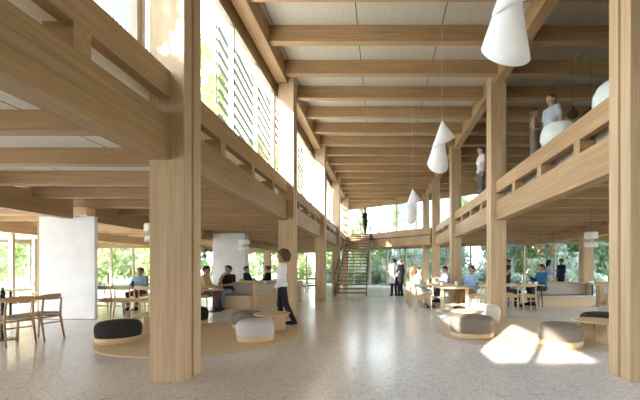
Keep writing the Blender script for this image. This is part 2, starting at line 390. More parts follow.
t = thing('white_wall_panel', 'broad freestanding white plaster wall panel reaching up to the ceiling beam, behind the oak chairs', 'partition wall', (-7.9, 9.37, 0))
obj('plaster_slab', box(-.70, .70, -.05, .05, 0.02, 2.60, .005), WHITE, t); obj('timber_edge', box(-.75, -.70, -.05, .05, 0, 2.60), WOOD[2], t)
obj('plinth', box(-.69, .69, -.04, .04, 0, .03), FRAME, t)
t = thing('white_wall_panel', 'white plaster wall block behind the seated man in a black T-shirt', 'partition wall', (-6.83, 16.9, 0))
obj('plaster_slab', box(-.73, .73, -.25, .25, 0.02, 2.86, .005), WHITE, t); obj('plinth', box(-.7, .7, -.22, .22, 0, .03), FRAME, t)

# ------------------------------------------------------------------ stair
t = thing('open_staircase', 'straight open-riser timber staircase climbing to the bridge', 'staircase', (-1.37, 17.0, 0))
run, rise, n = 7.0, 3.5, 20
for sx in (-.72, .72):
    bm = bmesh.new(); tube(bm, [(sx, 0, .05), (sx, run, rise - .05)], .01)
    bm.clear()
    a = [(sx - .025, 0, 0), (sx + .025, 0, 0), (sx + .025, run, rise - .3), (sx - .025, run, rise - .3), (sx - .025, -.1, .2), (sx + .025, -.1, .2), (sx + .025, run, rise + .02), (sx - .025, run, rise + .02)]
    vs = [bm.verts.new(p) for p in a]
    for f in ((3, 2, 1, 0), (4, 5, 6, 7), (0, 1, 5, 4), (1, 2, 6, 5), (2, 3, 7, 6), (3, 0, 4, 7)): bm.faces.new([vs[i] for i in f])
    obj('stringer', bm, TREADW, t)
    h = obj('handrail', tb([(sx, -.05, 1.0), (sx, run, rise + .95)], .018), STEEL, t)
    for k in range(0, 8):
        y = run * k / 7; z = rise * k / 7
        obj('baluster', tb([(sx, y, z + .1), (sx, y, z + .98)], .012, 6), STEEL, h)
for k in range(n):
    y = run * k / n; z = rise * (k + 1) / n
    obj('tread', box(-.70, .70, y, y + .30, z - .05, z, .004), TREADW, t)

# ------------------------------------------------------------------ rugs
def rug(x, y, r, c, label):
    o = obj('round_rug', lat([(0, 0), (r - .01, 0), (r, .006), (r - .01, .014), (0, .014)], 96), rug_mat('rug_weave', c), loc=(x, y, 0.001)); tag(o, label, 'rug')
rug(-3.32, 7.07, 1.74, (0.72, 0.575, 0.38), 'round tan jute rug under the charcoal pouf and light grey pouf')
rug(3.08, 7.55, 1.93, (0.60, 0.50, 0.38), 'round beige rug with a patch of sunlight under the taupe poufs')

# ------------------------------------------------------------------ poufs and side tables
def pouf_parts(D, H, mat):
    r = D / 2; zb = .105
    base = lat([(0, .0), (r * .90, .0), (r * .945, .012), (r * .975, zb * .5), (r * .98, zb), (0, zb)], 48)
    p = [(r * .93, zb)]
    for k in range(0, 13):
        a = -PI / 2 + (PI) * k / 12
        zc = zb + (H - zb) * .5
        e = .62
        cx = abs(math.cos(a)) ** e; sz = math.copysign(abs(math.sin(a)) ** .75, math.sin(a))
        p.append((r * (.80 + .20 * cx) if a < 0.2 else r * (.55 + .45 * cx), zc + (H - zb) * .5 * sz))
    p = [(r * .96, zb + .001), (r * .99, zb + (H - zb) * .25), (r, zb + (H - zb) * .45), (r * .985, zb + (H - zb) * .65), (r * .93, zb + (H - zb) * .82), (r * .82, zb + (H - zb) * .93), (r * .62, zb + (H - zb) * .985), (r * .3, H), (0, H)]
    return base, lat(p, 48)
def pouf(x, y, D, H, mat, label):
    t = thing('pouf', label, 'pouf', (x, y, .016 if (x + 3.45) ** 2 + (y - 7.25) ** 2 < 3.5 or (x - 3.08) ** 2 + (y - 7.55) ** 2 < 3.7 else 0), 0, 'round poufs on the rugs')
    b, c = pouf_parts(D, H, mat)
    obj('wooden_base', b, PALE, t, True); obj('cushion', c, mat, t, True)
pouf(-4.57, 6.46, .70, .375, F_CHAR, 'charcoal pouf on the tan rug, beside the oak chairs')
pouf(-2.23, 6.60, .66, .375, F_GREY, 'light grey pouf with a wooden base on the tan rug')
pouf(-2.84, 7.95, .68, .36, F_MID, 'mid grey pouf half hidden behind the light grey pouf')
pouf(-4.36, 8.45, .80, .40, F_CHAR, 'charcoal pouf peeking out behind the broad near column')
pouf(2.99, 6.16, .70, .375, F_TAUPE, 'taupe pouf standing in the sunlight patch on the beige rug')
pouf(1.72, 6.95, .82, .40, F_TAUPE, 'wide taupe pouf on the hall-side edge of the beige rug')
pouf(2.46, 8.7, .7, .43, F_CREAM, 'cream pouf in front of the full-height column by the sunlit rug')
pouf(4.40, 7.35, .80, .40, F_CHAR, 'charcoal pouf behind the low table near the right edge column')
def low_table(x, y, label, rz=0, D=.72):
    t = thing('low_round_table', label, 'table', (x, y, .016), rz, 'low round wooden tables')
    obj('table_top', lat([(0, .335), (D / 2 - .03, .335), (D / 2, .355), (D / 2, .365), (D / 2 - .008, .372), (0, .372)], 48), PALE, t, False)
    for k in range(3):
        a = 2 * PI * k / 3
        bm = bmesh.new(); B(bm, .03, .25, -.022, .022, 0, .335)
        for v in bm.verts:
            if v.co.z < .1 and v.co.x > .1: v.co.x += .03
        bm.transform(Matrix.Rotation(a, 4, 'Z')); obj('leg', bm, PALE, t)
low_table(-2.2, 7.5, 'low round wooden table beside the standing woman in white', .5)
low_table(-4.55, 7.45, 'low round wooden table partly hidden by the broad near column, behind the charcoal pouf', .2)
low_table(1.86, 7.95, 'low round wooden table just behind the wide taupe pouf', .3)
low_table(3.78, 6.5, 'low round wooden table with plank legs near the right edge column', 2.9, .76)

# ------------------------------------------------------------------ chairs
def make_chair(wm, sm, label):
    t = thing('dining_chair', label, 'chair', (0, 0, 0), 0, 'wooden dining chairs')
    # chair faces +y
    seat = box(-.235, .235, -.21, .23, .435, .475, .016)
    for v in seat.verts:
        if v.co.y < 0: v.co.x *= .88
        v.co.z += .012 * (abs(v.co.x) / .235) ** 2
    obj('seat', seat, sm, t, True)
    bm = bmesh.new()
    for s in (-1, 1): tube(bm, [(s * .20, -.19, .41), (s * .225, .2, .41)], .018, 6)
    tube(bm, [(-.225, .2, .41), (.225, .2, .41)], .018, 6); tube(bm, [(-.2, -.19, .41), (.2, -.19, .41)], .018, 6)
    obj('seat_frame', bm, wm, t)
    for s in (-1, 1):
        obj('leg', tb([(s * .215, .225, 0), (s * .205, .2, .43)], [.013, .02], 8), wm, t, True)
        obj('leg', tb([(s * .205, -.27, 0), (s * .195, -.2, .42), (s * .185, -.235, .75)], [.013, .021, .014], 8), wm, t, True)
    bm = bmesh.new()
    pts = []
    m = 14; rows = []
    for i in range(m + 1):
        a = PI * (1.06 + .88 * i / m); x = .245 * math.cos(a); y = -.09 + .175 * math.sin(a)
        hh = .045 if 2 < i < m - 2 else .02
        hh = .018 + .034 * math.sin(PI * i / m) ** .7
        nrm = Vector((math.cos(a), math.sin(a), 0))
        z = .765 + .015 * math.sin(PI * i / m)
        rows.append([bm.verts.new((x + nrm.x * dx, y + nrm.y * dx, z + dz * hh)) for dx, dz in ((-.012, -1), (.012, -1), (.012 + .008, 1), (-.006, 1))])
    for a, b in zip(rows, rows[1:]):
        for k in range(4): bm.faces.new((a[k], a[(k + 1) % 4], b[(k + 1) % 4], b[k]))
    bm.faces.new(rows[0]); bm.faces.new(rows[-1][::-1]); bmesh.ops.recalc_face_normals(bm, faces=bm.faces[:])
    obj('backrest', bm, wm, t)
    obj('stretcher', tb([(-.213, -.205, .30), (.213, -.205, .30)], .013, 6), wm, t)
    return t
CH = {}
def chair(x, y, rz, label, kind='pale', group=None):
    if kind not in CH:
        CH[kind] = make_chair(PALE if kind == 'pale' else CHAIRW, F_SEAT if kind == 'oak' else PALE, label); o = CH[kind]; o.location = (x, y, 0); o.rotation_euler = (0, 0, rz)
        if group: o['group'] = group
        return o
    return dup(CH[kind], (x, y, 0), rz, label, group)
FX_, FXN = -PI / 2, PI / 2       # facing +X, facing -X
chair(-6.26, 6.27, FXN - .3, 'oak chair with a sage seat nearest the left edge, pulled up to the pedestal table', 'oak')
chair(-6.24, 6.78, FXN, 'oak chair with a sage seat closest to the broad white panel', 'oak')
chair(-7.6, 6.95, FX_, 'oak chair on the far side of the pedestal table at the left edge', 'oak')
g = 'pale chairs along the long table'
chair(-7.30, 9.98, 0, 'pale wooden chair pulled up to the long table, next to the broad white panel', group=g)
chair(-6.80, 9.95, .05, 'pale wooden chair in the middle of the long table, back to the camera', group=g)
chair(-6.30, 9.98, -.05, 'pale wooden chair at the long table, in front of the man in a denim shirt', group=g)
chair(-7.62, 11.75, PI, 'pale wooden chair under the man in a denim shirt')
chair(-5.46, 11.4, FX_, 'pale wooden chair under the person in a tan top')
chair(-3.95, 18.2, 0, 'pale wooden chair at the far table behind the standing woman, nearer the column', group='far chairs')
chair(-3.35, 18.2, 0, 'pale wooden chair at the far table just left of the stair-side column', group='far chairs')
for x, y, r, w in ((-10.2, 9.2, FX_, 'beside the window end of the far left table'), (-8.95, 9.9, FXN, 'just left of the broad white panel'), (-10.6, 12.3, 0, 'in the bright corner by the far left windows'), (-11.5, 12.2, 0, 'closest to the far left windows')):
    chair(x, y, r, 'pale wooden chair ' + w, group='sunlit chairs by the left windows')
g = 'chairs round the hall table'
chair(1.30, 11.2, FX_, 'pale wooden chair at the near end of the hall table, hall side', group=g)
chair(2.98, 11.15, FXN, 'empty pale wooden chair at the near end of the hall table, column side', group=g)
chair(2.98, 12.05, FXN, 'pale wooden chair under the man in a light blue shirt', group=g)
chair(1.22, 12.2, FX_, 'pale wooden chair under the woman in pale teal', group=g)
chair(1.22, 13.0, FX_, 'pale wooden chair under the brown-haired woman in cream', group=g)
chair(1.22, 13.8, FX_, 'pale wooden chair under the ginger-haired person', group=g)
chair(2.55, 14.3, PI - .6, 'pale wooden chair under the man in a blue-grey jacket', group=g)
g = 'chairs at the dark-legged table'
chair(4.02, 11.55, 0, 'pale wooden chair half behind the full-height column, at the dark-legged table', group=g)
chair(4.55, 11.5, 0, 'pale wooden chair in front of the dark-legged table, back to the camera', group=g)
chair(4.15, 12.45, FX_, 'pale wooden chair under the dark-haired person in black at the dark-legged table', group=g)
chair(7.0, 11.2, FX_, 'pale wooden chair beside the small round table near the right edge column', group=g)

# ------------------------------------------------------------------ tables
def pedestal_table(x, y, r, label, z=.74, top=PALE, leg=STEEL):
    t = thing('pedestal_table', label, 'table', (x, y, 0))
    obj('table_top', lat([(0, z - .028), (r - .02, z - .028), (r, z - .01), (r, z - .004), (r - .006, z), (0, z)], 40), top, t)
    obj('pedestal', lat([(0, .02), (.03, .02), (.03, z - .03), (0, z - .03)], 16), leg, t); obj('foot_plate', lat([(0, 0), (.22, 0), (.22, .012), (.03, .022), (0, .022)], 32), leg, t)
def rect_table(x0, x1, y0, y1, label, z=.74, top=PALE, leg=PALE, r=.022):
    t = thing('rectangular_table', label, 'table', ((x0 + x1) / 2, (y0 + y1) / 2, 0)); a, b = (x1 - x0) / 2, (y1 - y0) / 2
    obj('table_top', box(-a, a, -b, b, z - .03, z, .006), top, t)
    for sx in (-1, 1):
        for sy in (-1, 1): obj('leg', tb([(sx * (a - .06), sy * (b - .06), 0), (sx * (a - .09), sy * (b - .09), z - .03)], [r * .75, r], 8), leg, t)
    return t
pedestal_table(-6.87, 6.72, .42, 'round table on a dark pedestal at the left edge, beside the oak chairs', top=CHAIRW)
rect_table(-9.0, -6.8, 10.45, 11.25, 'long wooden table behind the three pale chairs')
pedestal_table(-4.98, 11.05, .29, 'small round table between the person in tan and the man in black', .66)
pedestal_table(-9.6, 9.6, .42, 'round table in the bright area left of the broad white panel')
rect_table(-11.9, -10.0, 12.8, 13.6, 'long table by the far left windows')
rect_table(-4.55, -3.75, 12.75, 13.35, 'small wooden table right of the man in a black T-shirt')
rect_table(-4.3, -3.0, 18.6, 19.3, 'far wooden table behind the standing woman in white')
t = thing('trestle_table', 'long pale hall table with stout legs where the group sits talking', 'table', (2.15, 12.1, 0))
obj('table_top', box(-.43, .43, -1.5, 1.5, .70, .745, .008), PALE, t)
for sy in (-1.35, 1.35):
    for sx in (-1, 1): obj('leg', box(sx * .36 - .04, sx * .36 + .04, sy - .04, sy + .04, 0, .70, .006), PALE, t)
    obj('cross_rail', box(-.32, .32, sy - .03, sy + .03, .2, .27, .004), PALE, t)
rect_table(4.2, 5.45, 12.25, 13.0, 'thin-topped table with dark legs under the balcony', leg=STEEL)
pedestal_table(7.55, 11.3, .36, 'small round table near the right edge column under the balcony', .72)
pedestal_table(7.3, 12.75, .36, 'square-end table on a dark pedestal beside the grey bench', .765)

# ------------------------------------------------------------------ benches
def bench(x, y, w, label, rz=0, back=.72, seat=.42, dep=.55):
    t = thing('upholstered_bench', label, 'bench', (x, y, 0), rz)
    obj('seat_box', box(-w / 2, w / 2, -dep / 2, dep / 2, 0, seat - .09, .006), PALE, t)
    obj('seat_cushion', box(-w / 2 + .01, w / 2 - .01, -dep / 2 - .01, dep / 2 - .02, seat - .088, seat, .02), F_BENCH, t, True)
    obj('back_cushion', box(-w / 2 + .01, w / 2 - .01, dep / 2 - .0, dep / 2 + .09, seat, back - .03, .02), F_BENCH, t, True)
    obj('back_panel', box(-w / 2, w / 2, dep / 2 + .092, dep / 2 + .13, 0, back, .004), PALE, t)
    for s in (-1, 1): obj('end_panel', box(s * w / 2 + (0 if s > 0 else -.04), s * w / 2 + (.04 if s > 0 else 0), -.02, dep / 2 + .13, 0, back, .004), PALE, t)
    obj('ledge', box(-w / 2 - .05, w / 2 + .05, dep / 2 - .02, dep / 2 + .3, back + .002, back + .035, .005), PALE, t)
bench(-4.72, 12.05, 1.1, 'upholstered bench under the man in a black T-shirt', .0, .80)
bench(-4.3, 14.3, 2.3, 'long grey upholstered bench behind the man in black, left of the standing woman', 0, .76, .40)
bench(6.35, 12.85, 1.9, 'long grey upholstered bench with a wooden ledge under the balcony', 0, .77, .36)
bench(8.7, 13.1, 1.6, 'grey upholstered bench mostly hidden by the right edge column', 0, .77, .36)
def stool(x, y, label):
    t = thing('wooden_stool', label, 'stool', (x, y, 0), 0, 'wooden stools')
    obj('seat', lat([(0, .42), (.17, .42), (.18, .435), (.17, .45), (0, .45)], 28), PALE, t)
    for k in range(4):
        a = PI / 4 + k * PI / 2; obj('leg', tb([(.17 * math.cos(a), .17 * math.sin(a), 0), (.12 * math.cos(a), .12 * math.sin(a), .42)], .014, 6), PALE, t)
stool(-4.35, 13.65, 'wooden stool in front of the long grey bench, left one'); stool(-3.7, 13.7, 'wooden stool in front of the long grey bench, next to the standing woman')

# ------------------------------------------------------------------ tableware
def cup(x, y, z, mat, label, h=.09, r=.04, cat='cup', name='cup'):
    o = obj(name, lat([(0, 0), (r * .75, 0), (r, h * .5), (r, h), (r * .9, h), (r * .85, h * .2), (0, h * .18)], 16), mat, None, True, (x, y, z + .001)); tag(o, label, cat, 'tableware')
cup(2.33, 11.35, .745, LAMPW, 'white jug on the near end of the hall table', .14, .05, 'jug', 'jug')
cup(2.0, 12.6, .745, LAMPW, 'white cup in front of the group at the hall table')
cup(1.95, 11.9, .745, LAMPW, 'white cup nearest the woman in pale teal')
cup(5.05, 12.5, .74, LAMPW, 'white cup on the dark-legged table before the man in a blue sweater', .10, .05)
cup(5.3, 12.6, .74, LAMPW, 'white cup at the bench end of the dark-legged table', .09, .05)
cup(4.7, 12.7, .74, F_MID, 'grey cup in the middle of the dark-legged table')
cup(6.8, 13.3, .806, LAMPW, 'white jug on the bench ledge under the balcony', .13, .055, 'jug', 'jug')
cup(7.2, 12.65, .766, LAMPW, 'white bowl on the dark pedestal table beside the bench', .09, .09, 'bowl', 'bowl')
cup(-4.35, 12.95, .741, STEEL, 'dark mug on the small table right of the man in black', .1, .045)
cup(-4.1, 13.1, .741, LAMPW, 'white cup beside the dark mug')
cup(-4.1, 14.75, .797, LAMPW, 'white vase on the ledge of the long bench beside the seated figures', .19, .05, 'vase', 'vase')
cup(-3.75, 14.72, .797, LAMPW, 'small white bowl on the ledge of the long bench', .08, .08, 'bowl', 'bowl')
cup(-7.2, 10.75, .741, STEEL, 'dark bottle in the middle of the long table', .18, .03, 'bottle', 'bottle')
cup(-7.75, 10.7, .741, LAMPW, 'white cup on the long table by the white panel')
o = obj('bottle', lat([(0, 0), (.035, 0), (.036, .12), (.014, .17), (.014, .21), (0, .21)], 16), STEEL, None, True, (-6.80, 6.66, .741)); tag(o, 'small dark bottle on the pedestal table at the left edge', 'bottle', 'tableware')

# ------------------------------------------------------------------ pendants
def cone_lamp(x, y, zb, label, s=.56):
    H = 1.60 * s
    t = thing('cone_pendant', label, 'pendant lamp', (x, y, zb), 0, 'wrapped cone pendants')
    def sheet(ang0, ang1, ap, fn, n=28):
        bm = bmesh.new(); rows = []
        for i in range(n + 1):
            a = ang0 + (ang1 - ang0) * i / n
            e = fn(a)
            row = []
            for k in range(9):
                f = k / 8; p = ap.lerp(e, max(f, .015)); row.append(bm.verts.new(p))
            rows.append(row)
        for a, b in zip(rows, rows[1:]):
            for k in range(8): bm.faces.new((a[k], a[k + 1], b[k + 1], b[k]))
        bmesh.ops.remove_doubles(bm, verts=bm.verts[:], dist=.0005)
        bmesh.ops.recalc_face_normals(bm, faces=bm.faces[:])
        bmesh.ops.solidify(bm, geom=bm.faces[:], thickness=.004)
        return bm
    ap = Vector((0, 0, H))
    # lower cone, leaning to one side, with a slanted rim
    def low_(a):
        return Vector((-.14 + .345 * math.cos(a), .345 * math.sin(a), .11 - .01 * math.cos(a) + .38 * math.sin(a))) * s
    obj('lower_cone', sheet(0, 2 * PI, ap, low_, 40), PAPER, t, True)
    # outer wrap, opening to the other side
    def up_(a):
        c, q = math.cos(a), math.sin(a)
        return Vector((.06 + .40 * c, .23 * q, H / s - .74 + .20 * c + .10 * q)) * s
    obj('upper_wrap', sheet(0, 2 * PI, ap + Vector((0, 0, .012)), up_, 40), PAPER, t, True)
    obj('cord', tb([(0, 0, H), (0, 0, ZC - zb)], .0035, 6), CORDM, t)
    obj('ceiling_cap', lat([(0, ZC - zb - .05), (.05, ZC - zb - .05), (.05, ZC - zb - .002), (0, ZC - zb - .002)], 16), CORDM, t)
cone_lamp(1.107, 3.05, 3.01, 'large white wrapped-cone pendant hanging nearest, cut by the top of the photo')
cone_lamp(1.16, 7.0, 3.19, 'white wrapped-cone pendant hanging in the middle distance on a long cord')
cone_lamp(.94, 10.9, 2.73, 'small-looking white wrapped-cone pendant hanging in front of the bridge windows')
def drum_lamp(x, y, z, w, label, mat=LAMPW, top=3.1):
    r = w / 2
    t = thing('drum_pendant', label, 'pendant lamp', (x, y, z), 0, 'double drum pendants')
    obj('upper_shade', lat([(0, .40), (r * .85, .40), (r, .38), (r, .24), (r * .8, .22), (.04, .22), (0, .22)], 28), mat, t, True)
    obj('neck', lat([(0, .14), (.04, .14), (.035, .18), (.04, .22), (0, .22)], 12), PALE, t)
    obj('lower_shade', lat([(0, .14), (.04, .14), (r * .8, .13), (r * .95, .06), (r * .95, 0), (r * .9, 0), (r * .85, .08), (0, .1)], 28), mat, t, True)
    obj('cord', tb([(0, 0, .40), (0, 0, top - z)], .005, 6), DKCORD, t)
drum_lamp(5.69, 10.0, 1.87, .34, 'white double-drum pendant under the balcony near the right edge column')
drum_lamp(-5.15, 14.0, 1.98, .42, 'white double-drum pendant in front of the white wall block')
drum_lamp(-4.93, 8.0, 1.86, .32, 'white double-drum pendant half hidden by the broad near column')
drum_lamp(6.48, 15.0, 1.83, .28, 'wooden double pendant above the man in a blue sweater', PALE)
drum_lamp(6.98, 15.0, 1.82, .30, 'wooden double pendant above the woman in lavender', PALE)
drum_lamp(-7.6, 16.0, 1.75, .2, 'small pendant left of the white wall block', F_MID)
def globe(x, y, z, r, label):
    t = thing('globe_pendant', label, 'pendant lamp', (x, y, z), 0, 'smoked globe pendants')
    bm = bmesh.new(); bmesh.ops.create_uvsphere(bm, u_segments=24, v_segments=16, radius=r); obj('globe', bm, SMOKED, t, True)
    obj('socket', lat([(0, r * .6), (.025, r * .6), (.03, r + .05), (0, r + .05)], 12), STEEL, t); obj('cord', tb([(0, 0, r + .04), (0, 0, ZC - z)], .005, 6), DKCORD, t)
globe(4.68, 9.0, 5.04, .125, 'small smoked glass globe pendant over the balcony, beside the couple')
globe(5.2, 9.15, 4.98, .24, 'larger smoked globe pendant over the balcony, nearer the right edge column')

# white lounge chairs on the balcony
def lounge(x, y, rz, label, k=1.0):
    t = thing('lounge_chair', label, 'armchair', (x, y, ZF), rz, 'white shell armchairs')
    t.scale = (k, k, k)
    obj('shell', lat([(0, .16), (.26, .17), (.38, .26), (.43, .42), (.42, .58), (.36, .70), (.31, .745), (.27, .73), (.27, .55), (.25, .44), (0, .43)], 40), LAMPW, t, True)
    obj('cushion', lat([(0, .43), (.22, .43), (.245, .47), (.2, .52), (0, .54)], 28), F_CREAM, t, True)
    obj('swivel_base', lat([(0, 0), (.28, 0), (.26, .02), (.04, .04), (.04, .2), (0, .2)], 24), STEEL, t)
lounge(3.50, 7.25, -2.2, 'white rounded armchair on the balcony beside the couple', .80); lounge(3.86, 5.9, -2.0, 'white rounded armchair on the balcony touching the right edge column')

# ------------------------------------------------------------------ people
def sdf_mesh(prims, cuts, h, k=.03, inf=0.0, extra=None):
    P = [(np.array(a, float), np.array(b, float), ra + inf, rb + inf) for a, b, ra, rb in prims]
    lo = np.min([np.minimum(a - ra, b - rb) for a, b, ra, rb in P], 0) - 2 * h; hi = np.max([np.maximum(a + ra, b + rb) for a, b, ra, rb in P], 0) + 2 * h
    n = np.ceil((hi - lo) / h).astype(int) + 1
    D = np.full(n, .08, np.float32)
    ax = [lo[i] + h * np.arange(n[i]) for i in range(3)]
    mg = k + .02
    for a, b, ra, rb in P:
        l = np.minimum(a - ra, b - rb) - mg; u = np.maximum(a + ra, b + rb) + mg
        i0 = np.maximum(((l - lo) / h).astype(int), 0); i1 = np.minimum(((u - lo) / h).astype(int) + 2, n)
        X, Y, Z = np.meshgrid(*[ax[i][i0[i]:i1[i]] for i in range(3)], indexing='ij', sparse=True)
        d = b - a; dd = max(float(d @ d), 1e-9)
        t = np.clip(((X - a[0]) * d[0] + (Y - a[1]) * d[1] + (Z - a[2]) * d[2]) / dd, 0, 1)
        q = np.sqrt((X - a[0] - t * d[0]) ** 2 + (Y - a[1] - t * d[1]) ** 2 + (Z - a[2] - t * d[2]) ** 2) - (ra + (rb - ra) * t)
        sl = D[i0[0]:i1[0], i0[1]:i1[1], i0[2]:i1[2]]
        hh = np.clip(.5 + .5 * (sl - q) / k, 0, 1)
        D[i0[0]:i1[0], i0[1]:i1[1], i0[2]:i1[2]] = sl * (1 - hh) + q * hh - k * hh * (1 - hh)
    if cuts:
        X, Y, Z = np.meshgrid(*ax, indexing='ij', sparse=True)
        for p, nn in cuts: D = np.maximum(D, (X - p[0]) * nn[0] + (Y - p[1]) * nn[1] + (Z - p[2]) * nn[2])
    for s_ in (0, -1):
        D[s_] = .05; D[:, s_] = .05; D[:, :, s_] = .05
    ins = D < 0
    sub = [ins[i:n[0] - 1 + i, j:n[1] - 1 + j, l:n[2] - 1 + l] for i in (0, 1) for j in (0, 1) for l in (0, 1)]
    cnt = sum(s.astype(np.int8) for s in sub)
    act = (cnt > 0) & (cnt < 8)
    idx = np.full(act.shape, -1, np.int64); cells = np.argwhere(act); idx[act] = np.arange(len(cells))
    acc = np.zeros((len(cells), 3)); num = np.zeros(len(cells))
    cor = [(i, j, l) for i in (0, 1) for j in (0, 1) for l in (0, 1)]
    vals = {c: D[cells[:, 0] + c[0], cells[:, 1] + c[1], cells[:, 2] + c[2]] for c in cor}
    for c in cor:
        for axx in range(3):
            if c[axx] == 0:
                e = list(c); e[axx] = 1; e = tuple(e)
                v0, v1 = vals[c], vals[e]; m = (v0 < 0) != (v1 < 0)
                tt = np.where(m, v0 / np.where(m, v0 - v1, 1), 0)
                pos = np.zeros((len(cells), 3)); pos[:] = c; pos[:, axx] += tt
                acc += pos * m[:, None]; num += m
    V = lo + h * (cells + acc / num[:, None])
    faces = []
    for axx in range(3):
        a1, a2 = [(1, 2), (2, 0), (0, 1)][axx]
        sl0 = [slice(None)] * 3; sl1 = [slice(None)] * 3; sl0[axx] = slice(0, -1); sl1[axx] = slice(1, None)
        s0, s1 = ins[tuple(sl0)], ins[tuple(sl1)]
        E = np.argwhere(s0 != s1)
        E = E[(E[:, a1] > 0) & (E[:, a2] > 0) & (E[:, a1] < n[a1] - 1) & (E[:, a2] < n[a2] - 1)]
        if not len(E): continue
        def cid(d1, d2):
            q = E.copy(); q[:, a1] -= d1; q[:, a2] -= d2; return idx[q[:, 0], q[:, 1], q[:, 2]]
        q = np.stack([cid(1, 1), cid(0, 1), cid(0, 0), cid(1, 0)], 1)
        fl = ~s0[E[:, 0], E[:, 1], E[:, 2]]
        q[fl] = q[fl][:, ::-1]; faces.append(q)
    return V, np.concatenate(faces)
def mesh_np(name, parts, mats, parent, matfn=None):
    V = np.concatenate([p[0] for p in parts]); off = 0; Fs = []
    for p in parts: Fs.append(p[1] + off); off += len(p[0])
    Fc = np.concatenate(Fs)
    me = bpy.data.meshes.new(name); me.from_pydata(V.tolist(), [], Fc.tolist())
    for m in mats: me.materials.append(m)
    me.polygons.foreach_set('use_smooth', np.ones(len(Fc), bool))
    if matfn is not None: me.polygons.foreach_set('material_index', matfn(V[Fc].mean(1)).astype(np.int32))
    me.update()
    o = bpy.data.objects.new(name, me); C.objects.link(o); o.parent = parent
    return o
def rotx(a): return np.array([[1, 0, 0], [0, math.cos(a), -math.sin(a)], [0, math.sin(a), math.cos(a)]])
def rotz(a): return np.array([[math.cos(a), -math.sin(a), 0], [math.sin(a), math.cos(a), 0], [0, 0, 1]])
def hand_prims(w, d, side, curl=.5, s=1.0):
    """w wrist, d forearm direction; side unit vector = direction of thumb"""
    d = d / np.linalg.norm(d); th = side - d * (side @ d); th = th / (np.linalg.norm(th) + 1e-9); nrm = np.cross(d, th)
    P = []
    for q, ln in zip((-.028, -.010, .009, .027), (.062, .076, .082, .074)):
        b = w + (d * .088 + th * q) * s
        P.append((w + (d * .02 + th * q * .6) * s, b, .016 * s, .013 * s))
        m = b + (d * math.cos(curl * .6) + nrm * math.sin(curl * .6)) * ln * .5 * s
        e = m + (d * math.cos(curl * 1.6) + nrm * math.sin(curl * 1.6)) * ln * .5 * s
        P.append((b, m, .0098 * s, .0088 * s)); P.append((m, e, .0088 * s, .0072 * s))
    t0 = w + (d * .03 + th * .022) * s; t1 = t0 + (d * .03 + th * .03 + nrm * .01) * s; t2 = t1 + (d * .034 + th * .008 + nrm * .012) * s
    P.append((t0, t1, .0125 * s, .0105 * s)); P.append((t1, t2, .0105 * s, .008 * s))
    return P
